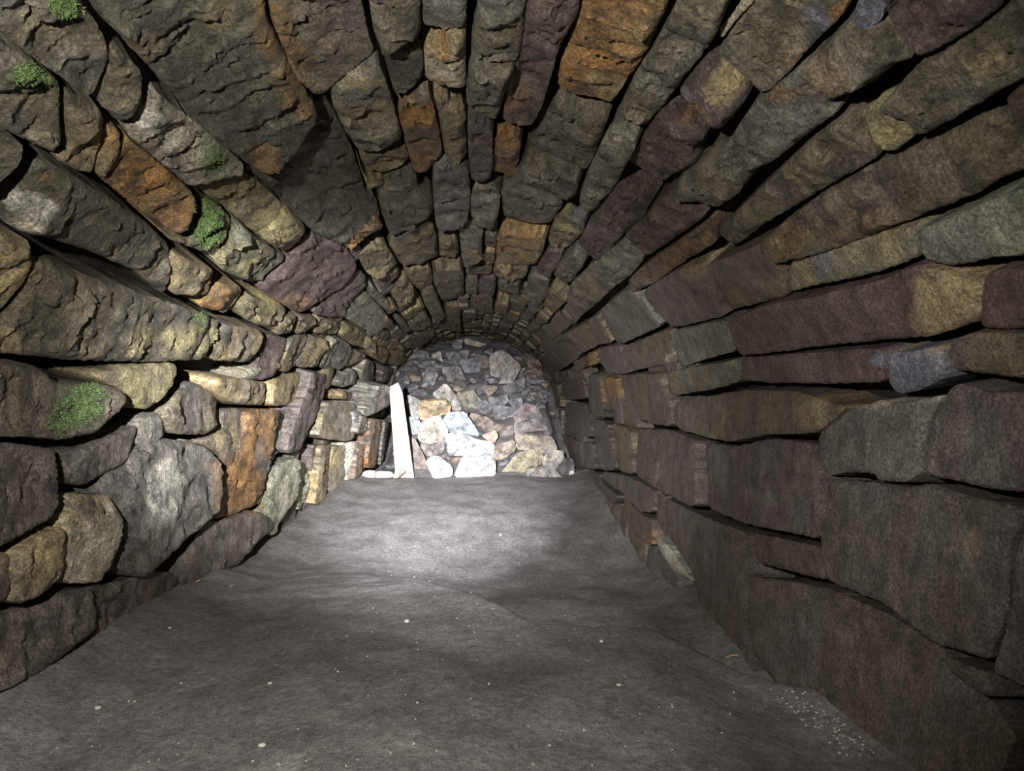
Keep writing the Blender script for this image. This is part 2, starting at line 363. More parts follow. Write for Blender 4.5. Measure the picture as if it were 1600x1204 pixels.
TRACED = '''
C A og -100,-200 400,-120 490,20 610,150 680,290 690,390 600,580 560,610 370,470 110,280 -100,110 | mossy olive stone
C A ok 700,300 800,360 880,440 890,560 860,680 760,775 630,660 690,420
C A og -120,180 100,300 350,490 375,560 390,760 410,890 330,975 130,870 -120,740 | olive stone with a tuft of moss
C A ot 385,530 500,610 640,695 655,800 640,880 600,1010 580,1090 480,1060 340,985 420,890
C X tn 165,194 187,203 188,230 178,252 158,278 148,268 150,250 160,222
C X nt 204,224 222,236 258,262 298,298 301,314 288,354 276,361 226,333 163,285 192,250 | bright orange brown stone
C X dd 120,-40 415,-40 420,40 455,105 497,172 478,195 435,236 400,250 375,236 322,196 250,122 182,50 150,20 | large dark olive stone with an orange rim
C A ag 960,560 1080,660 1250,780 1340,860 1420,930 1530,1035 1500,1090 1340,1130 1190,1175 1130,1120 900,930 795,840 870,760 890,680 | pale lichened stone
C X yo 388,272 437,312 441,324 425,350 402,366 352,325 302,293 345,282
C X yt 447,327 470,345 480,358 470,383 454,402 422,382 405,367 430,348
C E yo 1250,60 1390,110 1460,190 1340,400 1220,350 1030,275 1190,280 | stone carrying a green moss cushion
C E ey 1490,195 1600,285 1810,430 1660,570 1600,590 1370,475 1350,420 1440,330 | smooth pale green stone
C A od -120,780 100,870 140,910 130,1000 60,1090 0,1150 -120,1300
C X do 55,254 85,256 120,277 165,305 223,342 258,378 262,400 258,440 255,458 215,425 145,395 85,375 45,370 0,342 -25,330 0,326 20,322 40,300 | dark stone with a whitened end
C E to 1075,375 1280,455 1330,480 1310,635 1245,655 1085,645 1050,560
C E to -60,220 175,300 175,420 150,530 30,735 -60,780
C E do 185,405 320,430 420,470 600,545 760,585 900,640 1180,725 1300,765 1280,880 1295,920 1255,1035 1000,1055 700,1055 400,1045 220,1025 0,1005 -120,1000 -100,900 20,850 150,640 | long dark mossy slab
C E og 1315,795 1368,805 1340,900 1285,1020 1295,910
C E tn 1340,560 1500,580 1520,640 1430,768 1330,735 1230,710 | small tan stone
C F oy 0,660 50,700 150,690 190,740 130,855 60,845 0,825 -80,785 -50,700
C E tg 1390,825 1590,850 1650,880 1620,1000 1560,1065 1315,1048 1325,980
C F pr 95,905 190,905 170,980 100,1145 20,1178 0,1150 30,1050
C F og 210,915 325,885 320,940 270,1030 240,1105 170,1128 140,1100
C F tk 340,905 420,912 440,925 370,1088 290,1100 262,1085
C F ea 490,905 510,960 480,1060 495,1118 395,1090 440,960 | pale green stone
C F gk 525,915 590,955 580,1010 540,1080 505,1115 490,1060
C F tk 595,975 680,1012 640,1050 560,1090 545,1075
C F ot 190,775 260,775 250,830 230,885 115,885 150,820
C F og 275,785 378,785 360,850 310,885 245,885
C F oy 392,775 520,812 528,880 500,898 355,880 380,800
C F oy 535,805 680,862 700,905 690,985 600,955 515,895 540,860
C F ya 712,905 748,932 738,1010 692,990 | small pale yellow stone
C F ot 752,945 818,985 790,1065 722,1035
C F tg 830,995 900,975 925,1000 880,1080 800,1070
C B dd 320,825 430,705 500,745 560,860 620,980 680,1190 740,1200 760,1310 640,1390 500,1468 410,1430 330,1400 170,1260 130,1210 -60,1065 60,1090 180,1000 | large dark stone below the biggest vault stone
C F tn 735,155 760,165 800,220 700,280 570,365 530,300
C F oy 802,315 858,400 880,438 820,485 740,525 692,505 640,408
C F pt 742,548 878,465 900,505 820,600 782,618
C F ot 930,525 988,600 980,655 900,715 845,640 890,575
C F yo 905,765 1028,675 1058,720 1000,800 950,818
C F og 1058,745 1098,820 1010,875 962,858
C F ok 1098,845 1128,880 1000,968 962,930
C F rp 345,265 440,295 520,305 600,390 618,450 540,558 420,645 310,728 270,748 195,718 22,610 60,580 215,445 260,380 | broad purple brown stone
C F pb 648,485 698,540 690,610 600,698 540,785 425,768 325,738 440,652 560,562
C F eg 702,645 798,742 818,780 720,875 640,828 555,788 620,712
C F ek 722,585 828,680 855,720 820,738 705,640
C F tn 852,702 888,722 870,758 832,738
C F tn 802,758 850,802 868,830 840,868 785,838
C F pk 892,775 930,802 968,858 930,878 872,800
C F ok 762,842 848,882 830,945 725,888
C F ot 852,895 918,960 900,978 835,950
C B ob 70,-100 640,-100 668,60 695,200 738,315 600,398 400,525 345,525 235,440 100,130 | large olive stone tinged with orange
C B og 700,-100 1020,-100 1030,80 1038,195 880,285 795,338 745,200 722,120
C B do 805,355 1030,245 1048,400 1040,470 950,548 862,570 825,450
C B gy 472,555 745,402 775,420 830,560 880,740 915,855 760,945 640,935 560,820 490,680 | grey green stone with a pale upper rim
C B yo 642,965 760,968 928,895 958,980 900,1055 790,1095 700,1065
C B ya 652,1045 700,1120 808,1142 706,1195
C F do 755,0 840,-60 1000,-130 1010,-30 1108,30 1108,140 990,225 852,285 802,180 780,90
C B kg 1045,-100 1318,-100 1308,180 1190,190 1042,168
C B ta 1048,295 1180,275 1205,205 1308,205 1308,540 1240,548 1062,498 | pale stone with reddish marks
C B nb 885,665 1000,605 1070,565 1108,660 1138,800 1165,980 1108,1018 1078,1070 992,1078 932,880 | rusty brown stone
C B to 1092,592 1190,585 1212,655 1280,622 1308,700 1318,960 1212,1028 1182,960 1132,720
C F gk 1112,-160 1190,-178 1328,-130 1338,60 1318,190 1250,228 1132,228 1112,100
C B og 1392,-100 1688,-100 1678,100 1638,365 1520,385 1342,338 1352,240 1388,100
C B go 1352,355 1530,402 1618,402 1590,500 1530,675 1498,775 1440,765 1312,660 1322,480
C B kp 1322,725 1478,795 1478,1035 1458,1155 1342,1155 1332,1000
C F go 1342,0 1460,-18 1528,20 1518,110 1498,228 1362,208 1342,100
C c rp 110,-100 438,-100 415,60 350,190 298,280 245,460 195,640 150,735 110,795 -60,775 -40,640 0,440 60,250 | long purple red stone
C B bn 1492,825 1600,805 1658,842 1658,900 1618,1128 1472,1108
C c nt 442,-100 1010,-100 955,70 895,190 858,285 790,395 715,490 680,555 620,628 530,598 400,585 285,540 292,430 358,260 400,130 | rust orange stone overhanging a dark gap
C c og 285,615 420,682 615,692 550,870 470,1055 445,1075 260,1005 95,925 180,800 220,700 | olive grey stone
C c go 78,960 435,1085 400,1200 318,1220 310,1285 230,1428 100,1455 -60,1418 -70,1200 50,1070
C c og 1065,-100 1400,-100 1280,200 1150,380 1050,520 940,680 860,778 798,855 625,778 705,620 760,490 900,260 1010,80 | long olive stone
C c eg 605,805 785,882 720,1020 640,1160 605,1210 555,1260 488,1348 412,1298 425,1195 455,1120 505,1000
C c ta 1290,180 1370,95 1490,-60 1525,-20 1400,120 1310,240
C c og 1570,-100 1950,-100 2088,70 2000,160 1890,258 1750,425 1600,572 1540,545 1400,428 1285,315 1405,150 | olive stone with a blue grey sheen
C c pb 1190,390 1260,355 1488,572 1440,650 1312,805 1240,825 1025,600 1105,500 | purple stone with a pale rim
C c rp 1000,625 1200,745 1228,830 1130,900 1150,1030 980,1118 925,1175 705,1058 800,880 920,700
C G pr 660,-95 760,0 858,112 720,238 600,368 525,435 402,328 472,200 600,30
C G og 985,0 1080,-100 1310,-238 1448,-90 1438,-12 1280,95 1190,58 1080,55
C G rp 962,5 1080,65 1170,122 1218,142 1100,228 960,328 832,415 695,278 860,122 920,72 | flat purple stone
C c go 1540,615 1700,505 1900,345 2115,135 2350,155 2505,370 2390,408 2260,515 1960,645 2040,700 1700,955 1600,1035 1440,1095 1335,950 1405,800 | grey stone rusty at its near end
C D ug 555,20 640,-20 718,60 718,110 650,195 562,185 532,130 | small blue grey wedge stone
C D rp 690,-100 1500,-100 1490,0 1280,175 1000,345 942,365 745,110 | dark red stone
C D og 955,405 1050,375 1300,195 1560,-10 1700,-100 1720,440 1450,572 1000,832 932,845 882,765 685,685 862,500
C D oy 605,690 668,702 868,775 915,848 780,955 692,918 602,830
C D ob 435,755 578,728 598,850 688,980 340,1185 0,1385 -230,1555 -325,1458 -268,1390 -120,1250 60,1080 240,900
C D rb 1495,605 1700,480 1720,920 1600,825 1505,640 | small dark red stone
C D ob 702,1005 800,985 1050,875 1290,765 1410,785 1498,920 1700,990 1700,1040 1400,1145 1300,1215 1000,1325 700,1435 400,1535 112,1595 5,1510 22,1450 340,1205 | long brown stone
C G bn 1240,165 1288,220 1278,308 1060,445 930,535 765,630 724,560 742,530 860,432 1000,342 1200,195
C G eg 702,305 818,428 720,538 622,595 512,460 600,372
C G bo 482,472 520,500 640,598 500,715 452,745 364,650 362,580 420,532
C G og 392,345 468,420 360,578 310,605 238,550 290,440
C G yo 242,575 310,622 356,660 250,775 184,720 222,640
C G oy 342,85 465,182 420,280 318,378 222,348 242,220 290,130
C G pr 222,375 316,392 230,535 144,490 192,410
C G go 102,512 228,562 220,640 150,728 92,640
C G tn -90,252 0,255 100,283 206,292 188,390 140,465 0,465 -100,440 | orange tan stone
C G tb 0,485 98,492 80,535 0,545 -100,518 -110,462
C F to 1142,245 1258,265 1268,430 1152,438
C F gy 1272,255 1360,212 1418,242 1408,400 1300,436 1282,360
C F og 1432,242 1508,242 1498,350 1432,340
C F to 1432,362 1498,362 1488,458 1432,468
C F ot 1312,462 1478,472 1468,518 1312,500
C F ty 1492,462 1600,472 1600,528 1482,508
C F ob 1105,462 1290,455 1298,600 1298,680 1172,718 1112,560
C F oy 822,305 1098,175 1128,280 1138,418 1000,455 902,446 852,350
C F oy 922,472 1088,455 1108,580 1030,635 952,540
C F ok 1042,645 1108,605 1178,760 1122,798 1052,700
C F og 1312,542 1388,542 1378,640 1312,630
C F kp 1392,542 1498,532 1488,648 1402,640
C F og 1512,542 1650,562 1640,658 1512,650
C F ob 1342,652 1478,662 1478,758 1342,720
C F tb 1502,662 1588,672 1558,808 1482,778
C F gk 1292,742 1378,742 1378,818 1292,808
C F ob 1182,742 1278,742 1278,848 1192,848
R G gb 535,745 720,605 830,685 880,762 948,830 670,955 620,900
R G bp 825,612 1000,505 1150,455 1238,525 1268,600 1308,740 1325,778 1150,815 1010,845 905,750 832,660 | purple and tan stone
R G ob 1205,462 1580,305 1640,325 1718,560 1718,655 1500,712 1335,752 1282,620 1205,510
R G ge 985,880 1340,795 1398,870 1415,988 1200,1045 1062,1095 1022,1040 985,930 | grey green block
R G ob 685,972 958,862 988,1000 1038,1065 752,1115
R G pk 532,982 650,962 738,1118 720,1138 610,1128 552,1060
R G ob 462,812 520,765 636,940 532,955
R G ob 302,892 448,825 526,970 440,1005 382,920
R G bo 202,1012 310,925 398,980 418,1030 320,1105 220,1075 192,1040
R G ny 474,1002 528,1002 528,1078 484,1086 | small orange stone
R G bo 332,1125 458,1015 468,1090 352,1158
R G pk 312,725 380,665 446,760 400,815
R G ob 212,862 270,755 378,822 320,878 242,918
R G ok 182,942 212,882 300,902 308,940 222,998
R H gy 122,445 760,238 920,215 955,398 700,495 132,625 | blocky grey yellow stone
R H eg 952,225 1100,175 1350,68 1700,-60 1720,395 1400,412 1160,462 1000,425 972,380 | large greenish stone
R H rp -225,790 0,695 300,645 720,545 940,455 1298,590 1285,815 1000,912 720,930 400,955 0,1005 -150,1015 -195,890 | long dark red slab with a tan end
R H rr 1335,560 1380,495 1700,480 1720,850 1360,852 1335,800 | dark red block
R H pr -188,1042 0,1025 700,970 735,1000 735,1185 400,1198 0,1195 -188,1175
R K og 985,130 1000,115 1398,45 1408,188 1280,225 1000,275 975,220
R H uk 745,985 820,1005 1098,955 1105,1155 920,1245 805,1265 745,1190 | blue grey stone
R H bo 1135,932 1280,875 1720,885 1720,1180 1450,1150 1140,1112 1115,1050
R K bo 1025,305 1440,238 1780,248 1960,315 2075,342 2000,425 1900,505 1600,515 1370,562 1200,525 1060,485 1015,420 | brown stone under a deep gap
R K nb 565,155 648,155 666,370 592,348
R K bo 662,145 958,120 978,270 1008,305 1008,465 880,455 762,415 682,368
R K gb 465,135 548,135 578,340 608,415 502,385 462,300
R K bp 742,475 980,485 1060,515 1166,552 1186,972 962,885 755,768
R K kp 1176,558 1360,588 1620,538 1885,565 1955,780 1945,1165 1600,1102 1450,1072 1196,975 | wide grey purple stone
R M gk 305,505 480,365 700,295 770,325 870,315 1085,268 1000,450 982,560 975,755 880,812 702,802 660,752 500,752 372,772 295,630 | grey stone with a pale broken top
R M kp 1122,235 1170,195 1260,215 1350,255 1720,255 1720,890 1400,852 1005,762 1015,540 1035,430 1105,300 | broad dark grey purple block
R X kb 1294,752 1320,748 1370,754 1420,760 1450,754 1500,772 1600,795 1590,815 1573,852 1574,947 1548,1030 1465,1005 1380,940 1296,906 1285,850 1290,800 | large dark stone with a pale streak
R X kk 1607,802 1680,800 1680,1110 1562,1050 1585,950 1584,862
R X bk 1178,900 1240,908 1292,920 1375,958 1460,1016 1468,1048 1530,1094 1570,1150 1520,1300 1400,1240 1330,1160 1236,1082 1190,1020 1178,960 | big dark base stone
R X bk 1472,1024 1543,1050 1553,1088 1532,1086 1478,1045
R X br 1178,832 1280,853 1283,870 1288,905 1240,894 1180,879 | red brown stone
R K bk 562,742 680,765 760,795 878,862 878,1005 802,995 702,890 582,808
R X bk 1024,774 1040,782 1100,808 1172,832 1170,880 1182,1000 1192,1060 1150,1020 1090,940 1075,890 1045,850 1030,830
R X aw 1025,833 1045,853 1070,893 1083,910 1050,892 1030,857 | pale sliver of stone at the wall foot
R X bn 972,773 1000,803 1020,809 1024,835 1022,854 990,836 968,802
R K gk 405,562 498,555 518,738 432,718
R K kb 512,405 598,435 636,738 542,738
R K ob 642,435 738,482 746,766 662,748
R K gb 322,312 458,312 498,402 498,538 402,508 332,488
R K ob 205,172 288,192 318,300 318,348 212,348 182,250
R K pk 302,205 448,152 458,290 362,298 322,288
R K bk 545,752 560,812 698,902 640,955 522,850 435,765
R K ob 102,125 198,175 178,330 102,300
R K bk 222,355 318,355 322,480 262,450
R K br 325,500 400,545 425,720 400,745 330,640
L I bo -120,35 140,92 260,95 350,182 450,205 700,212 805,262 760,350 600,495 380,545 200,525 -120,525 | large rounded brown stone with moss
L I oy 655,135 800,95 1088,65 1090,130 1020,275 920,355 882,348 800,248 700,198 642,172
L I ko 1212,185 1300,225 1395,282 1368,475 1280,512 1065,505 1025,390 1082,292 | blunt grey stone
L I kg 1000,375 1018,480 1000,545 892,595 864,560 902,402 | small grey wedge
L I bk -120,565 150,575 388,615 378,945 320,1035 180,1105 0,1195 -120,1240 | large brown block
L I kb 415,622 550,595 878,455 858,560 808,695 620,785 520,835 434,815
L I kg 900,625 1050,545 1180,562 1320,612 1378,702 1358,918 1300,1025 1120,1175 900,1395 800,1395 770,1300 795,1200 765,1030 695,900 725,775 860,705 | large leaning grey stone with a pale face
L I at 500,895 680,895 745,1040 745,1150 700,1295 620,1435 435,1445 435,1050 485,980 | upright pale orange stone
L X tk 32,861 55,842 104,822 106,870 98,904 60,933 24,943 24,895
L X tb -30,858 17,864 22,912 16,934 -30,955
L X bk -30,962 60,948 103,922 138,917 134,985 60,1050 -30,1100
L X bk 142,914 185,910 225,897 268,892 284,906 262,930 215,970 142,1010
L J bk 115,1058 200,1064 395,985 465,1042 475,1090 400,1165 280,1320 -40,1480 -90,1380
L J nb 355,355 498,355 486,520 448,850 438,935 300,1012 200,1045 125,1045 195,870 245,740 335,480 | upright orange brown slab
L J kt 225,355 345,355 335,500 258,640 218,745 182,640 65,560 200,500
L J ta 135,155 480,192 486,328 335,325 212,298 132,220
L J to 492,175 700,125 716,200 680,325 502,335 482,300 | blunt tan stone
L J kp 722,125 760,125 876,152 876,258 700,605 640,625 552,625 604,460 652,352 718,205 | tall slanting grey purple slab
L J ge 515,372 606,365 598,470 538,590 502,685 494,600
L J og 892,305 1006,315 1006,478 968,555 824,535 854,420
L J gu 1022,365 1056,372 1056,460 1022,486
L J gk 1062,395 1106,412 1106,505 1024,505
L J bn 1112,415 1178,422 1158,716 1112,726 1122,560
L J ea 502,725 648,655 656,750 648,900 548,1075 538,1145 472,1135 464,1000 494,800 | pale green white upright stone
L J ea 662,675 738,685 728,800 698,925 652,995 660,800
L J bk 724,585 788,575 778,700 752,850 845,905 800,975 704,995 742,800
L J tk 802,585 878,585 876,700 848,925 762,965 782,780
L J gt 892,585 968,585 976,760 928,875 862,885
L J wa 984,565 1028,555 1018,760 984,815 | narrow white stone
L J tp 1042,585 1108,575 1108,700 1060,755 1014,805
L J to 1034,205 1168,195 1168,325 1034,325
L J gk 912,185 1010,105 1036,132 1028,198 922,216
L J ga 1044,105 1080,35 1148,72 1166,178 1064,186
L J gk 1184,205 1238,205 1218,330 1130,405 1114,390
L J ot 912,235 1048,262 1048,308 922,288
L J gk 1192,425 1238,432 1238,600 1182,715 1172,600
L J ea 405,95 438,65 402,175 302,165 332,132
L J kp 1184,85 1268,105 1258,188 1184,188
L J gk 1284,105 1346,152 1320,198 1272,188
'''
ROOTS = {}
for key, nm in (('L', 'wall_left'), ('C', 'ceiling'), ('R', 'wall_right')):
    ROOTS[key] = tag(empty(nm), kind='structure')
tag(ROOTS['L'], 'dry stone side wall of the tunnel with orange and pale upright stones', 'wall')
tag(ROOTS['C'], 'barrel vault of rough stones laid in rows along the tunnel', 'ceiling')
tag(ROOTS['R'], 'dark purple brown dry stone side wall beside the camera', 'wall')

rnd = random.Random(11)
REGIONS = []                                             # traced outlines in (s, t), for the infill
STONES = {'L': [], 'C': [], 'R': []}
for line in TRACED.strip().split('\n'):
    body, _, label = line.partition('|'); f = body.split()
    key, tl, cc = f[0], TILE[f[1]], f[2]
    Q = np.array([[float(v) for v in p.split(',')] for p in f[3:]]) / tl[2] + np.array(tl[:2])
    Q = soften(Q, 5.0, {'L': 0.6, 'C': 0.2, 'R': -0.3}[key])
    area = 0.5 * abs(np.dot(Q[:, 0], np.roll(Q[:, 1], 1)) - np.dot(Q[:, 1], np.roll(Q[:, 0], 1)))
    step = max(2.4, min(5.2, math.sqrt(area) / 10))
    con = resample(Q, step, 0.22 * step, rnd)
    V2, F = tri_fill(con, step, rnd)
    st0 = pix_to_st(V2[:, 0], V2[:, 1], 0.0)
    h0 = rnd.uniform(-0.014, 0.014) if key == 'C' else (rnd.uniform(-0.02, 0.02) if key == 'L' else rnd.uniform(-0.007, 0.007))
    inn = 0.0
    if key == 'L' and Q[:, 1].mean() > 625:                 # the far end of this wall bellies in
        k_ = min(1, max(0, (Q[:, 0].mean() - 470) / 125)); inn = 0.15 * k_ ** 1.4; h0 += inn
    st = pix_to_st(V2[:, 0], V2[:, 1], h0 - 0.004)
    cst = pix_to_st(con[:, 0], con[:, 1], h0 - 0.004)
    tl_ = 0.10 if key != 'R' else 0.05
    tilt = (rnd.uniform(-.10, .10), rnd.uniform(-tl_, tl_))
    rough, amp = {'L': (.75, .019), 'C': (.95, .020), 'R': (.45, .009)}[key]
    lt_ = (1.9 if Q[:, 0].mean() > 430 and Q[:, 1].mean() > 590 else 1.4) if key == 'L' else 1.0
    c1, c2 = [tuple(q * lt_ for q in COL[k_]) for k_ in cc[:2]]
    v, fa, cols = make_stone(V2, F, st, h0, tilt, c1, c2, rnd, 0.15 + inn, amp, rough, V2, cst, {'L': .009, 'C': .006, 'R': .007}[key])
    REGIONS.append(cst)
    STONES[key].append((area, v, fa, cols, label.strip()))
for key, lst in STONES.items():
    lst.sort(key=lambda e: -e[0])
    for area, v, fa, cols, label in lst[:90]:
        o = link('stone', v, fa, M_STONE if key != 'R' else M_STONE_R, ROOTS[key], cols, True, 32)
        if label: o['label'] = label
REST = {k: [[], [], []] for k in STONES}
def add_rest(key, v, fa, cols):
    b = REST[key]; n = len(b[0])
    b[0].extend(tuple(x) for x in v); b[1].extend(tuple(i + n for i in f) for f in fa); b[2].extend(cols)
for key, lst in STONES.items():
    for area, v, fa, cols, label in lst[90:]: add_rest(key, v, fa, cols)

# small stones further in and beyond the edges of the view: rows along the tunnel
S_L = np.interp(-0.02, [-1.0, -0.10, 0.2], [0, 0.902, 1.25]); S_R = SMAX - 0.95
def covered(s, t):
    for r in REGIONS:
        lo, hi = r.min(0), r.max(0)
        if lo[0] <= s <= hi[0] and lo[1] <= t <= hi[1] and inside(np.array([[s, t]]), r)[0]: return True
    return False
s = 0.30
while s < SMAX - 0.28:
    key = 'L' if s < 0.98 else ('R' if s > SMAX - 1.18 else 'C')
    ws = rnd.uniform(0.07, 0.12) if key == 'C' else rnd.uniform(0.10, 0.19)
    t = -0.5 + rnd.uniform(0, .2)
    while t < 8.6:
        lt = rnd.uniform(0.12, 0.36) * (1 if key != 'C' else 0.95)
        a, b, c, d = s + .005, s + ws - .005, t + .006, t + lt - .006
        mid = st_to_xyz(np.array([s + ws / 2]), np.array([t + lt / 2]), 0)[0]
        px = xyz_to_pix(mid)
        ends = [xyz_to_pix(st_to_xyz(np.array([s + ws / 2]), np.array([q]), 0)[0]) for q in (c, d)]
        out = all(e[0] < -60 or e[0] > 1660 or e[1] < -60 or e[1] > 1260 for e in ends)
        use = out or (t > 1.9 and not covered(s + ws / 2, t + lt / 2) and not covered(s + ws / 2, c + .02) and not covered(s + ws / 2, d - .02))
        if use:
            jj = lambda: rnd.uniform(-.010, .010)
            Q = np.array([[a + jj(), c + jj()], [(a + b) / 2, c + jj() * 1.5], [b + jj(), c + jj()], [b + jj(), (c + d) / 2], [b + jj(), d + jj()], [(a + b) / 2, d + jj() * 1.5], [a + jj(), d + jj()], [a + jj(), (c + d) / 2]])
            sc = np.array([1.0, 0.45 if t > 2 else 1.0])
            step = 0.017 if not out else 0.03
            con = resample(Q * sc, step, 0.003, rnd)
            V2, F = tri_fill(con, step, rnd)
            st = V2 / sc; cst = con / sc
            cc = rnd.choice({'C': ['og', 'oy', 'ob', 'ok', 'gk', 'pk', 'to', 'og', 'bo'], 'L': ['gk', 'og', 'tk', 'kp', 'ga', 'ea', 'bk', 'to'], 'R': ['bk', 'kp', 'bo', 'ob', 'gk', 'bp', 'kb']}[key])
            h0 = rnd.uniform(-.030, -.006)
            v, fa, cols = make_stone(V2, F, st, h0, (rnd.uniform(-.1, .1), rnd.uniform(-.07, .07)), COL[cc[0]], COL[cc[1]], rnd, 0.10, .012, .6 if key != 'R' else .35, None, cst)
            add_rest(key, v, fa, cols)
        t += lt
    s += ws
for key in REST:
    o = link('small_stones', REST[key][0], REST[key][1], M_STONE if key != 'R' else M_STONE_R, ROOTS[key], REST[key][2], True, 35)
    o['kind'] = 'stuff'; o['label'] = 'smaller stones filling the rest of the masonry'
# packed fill behind the stones, near-black colour standing in for shade in the open joints
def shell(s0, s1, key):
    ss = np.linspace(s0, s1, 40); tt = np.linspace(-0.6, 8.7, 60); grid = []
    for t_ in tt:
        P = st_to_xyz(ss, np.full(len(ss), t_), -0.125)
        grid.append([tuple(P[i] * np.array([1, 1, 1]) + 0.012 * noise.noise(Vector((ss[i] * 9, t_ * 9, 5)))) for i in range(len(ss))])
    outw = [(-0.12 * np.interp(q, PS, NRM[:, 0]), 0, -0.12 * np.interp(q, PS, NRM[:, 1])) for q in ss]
    slab('gap_shade_fill', grid, lambda p, i, j: outw[i], M_BACK, ROOTS[key])
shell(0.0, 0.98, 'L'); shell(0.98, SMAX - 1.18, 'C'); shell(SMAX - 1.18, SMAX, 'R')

# ------------------------------------------------------------------ floor
def sstep(a, b, x):
    k = min(1, max(0, (x - a) / (b - a))); return k * k * (3 - 2 * k)
def floor_z(x, y):
    z = FLOOR_Z
    p = Vector((x, y, 0))
    # hollow in front of the side wall with a steep near rim
    rim = 1.60 + 1.45 * max(0, 0.16 - x) - 1.15 * max(0, x - 0.44) + 0.05 * noise.noise(p * 3)
    hol = sstep(rim, rim + 0.20, y) * (1 - sstep(2.6, 3.6, y)) * sstep(-0.5, 0.0, x)
    z -= 0.115 * hol
    z -= 0.03 * sstep(1.7, 2.1, y) * (1 - sstep(2.6, 3.2, y)) * (1 - sstep(-0.4, 0.0, x))
    z -= 0.10 * sstep(2.0, 2.8, y) * (1 - sstep(2.8, 4.3, y))  # added dip, tilts the far floor towards the torch to brighten it
    # trampled crown in the middle, dirt gathered against the walls
    z += 0.035 * math.exp(-((x + 0.10) / 0.35) ** 2) * (1 - sstep(1.2, 2.2, y))
    z += 0.05 * sstep(0.62, 0.85, abs(x + 0.05)) - 0.05 * sstep(.35, .7, x) * (1 - sstep(1.2, 1.9, y))
    z += 0.016 * noise.noise(p * 2.3 + Vector((3, 1, 0))) + 0.007 * noise.noise(p * 6.1) + 0.003 * noise.noise(p * 17) + 0.0022 * noise.noise(p * 43) + 0.0022 * noise.noise(p * 90)
    return z
xs = np.linspace(-1.0, 0.92, 150)
ys = [0.0]
while ys[-1] < 4.75: ys.append(ys[-1] + (0.03 if ys[-1] < 0.8 else 0.008 * max(1.0, ys[-1])))
fl = slab('floor', [[(x, y, floor_z(x, y) - 0.12 * sstep(4.35, 4.7, y)) for x in xs] for y in ys], lambda p, i, j: (0, 0, -0.2), M_FLOOR)
tag(fl, 'uneven trodden earth floor running into the tunnel', 'floor', kind='structure')

# ------------------------------------------------------------------ soil bank and end wall
def bank_z(x, y):
    p = Vector((x, y, 0))
    return -0.66 + (y - 4.35) * 0.37 + 0.07 * noise.noise(p * 2.2) + 0.03 * noise.noise(p * 6) + 0.012 * noise.noise(p * 16) + 0.10 * sstep(0.25, 0.6, x) * sstep(4.5, 5.2, y) * (1 - sstep(5.6, 6.4, y)) - 0.30 * (1 - sstep(-0.74, -0.52, x)) * (1 - sstep(5.4, 6.6, y)) - 0.16 * sstep(0.58, 0.68, x) * (1 - sstep(5.2, 6.2, y))
xs = np.linspace(-0.98, 0.9, 90); ys = np.linspace(4.35, 8.3, 130); n = len(xs)
bk = slab('soil_mound', [[(x, y, bank_z(x, y)) for x in xs] for y in ys], lambda p, i, j: (0, 0, -0.35), M_SOIL)
tag(bk, 'dark soil heaped against the far end of the tunnel', 'soil', kind='structure')
xs = np.linspace(-1.05, 1.0, 40); zs = np.linspace(-1.0, 0.8, 36)
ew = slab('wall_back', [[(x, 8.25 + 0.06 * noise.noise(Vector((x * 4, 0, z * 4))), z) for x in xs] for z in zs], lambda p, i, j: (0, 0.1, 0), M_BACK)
tag(ew, 'dark earth closing the far end of the tunnel', 'wall', kind='structure')

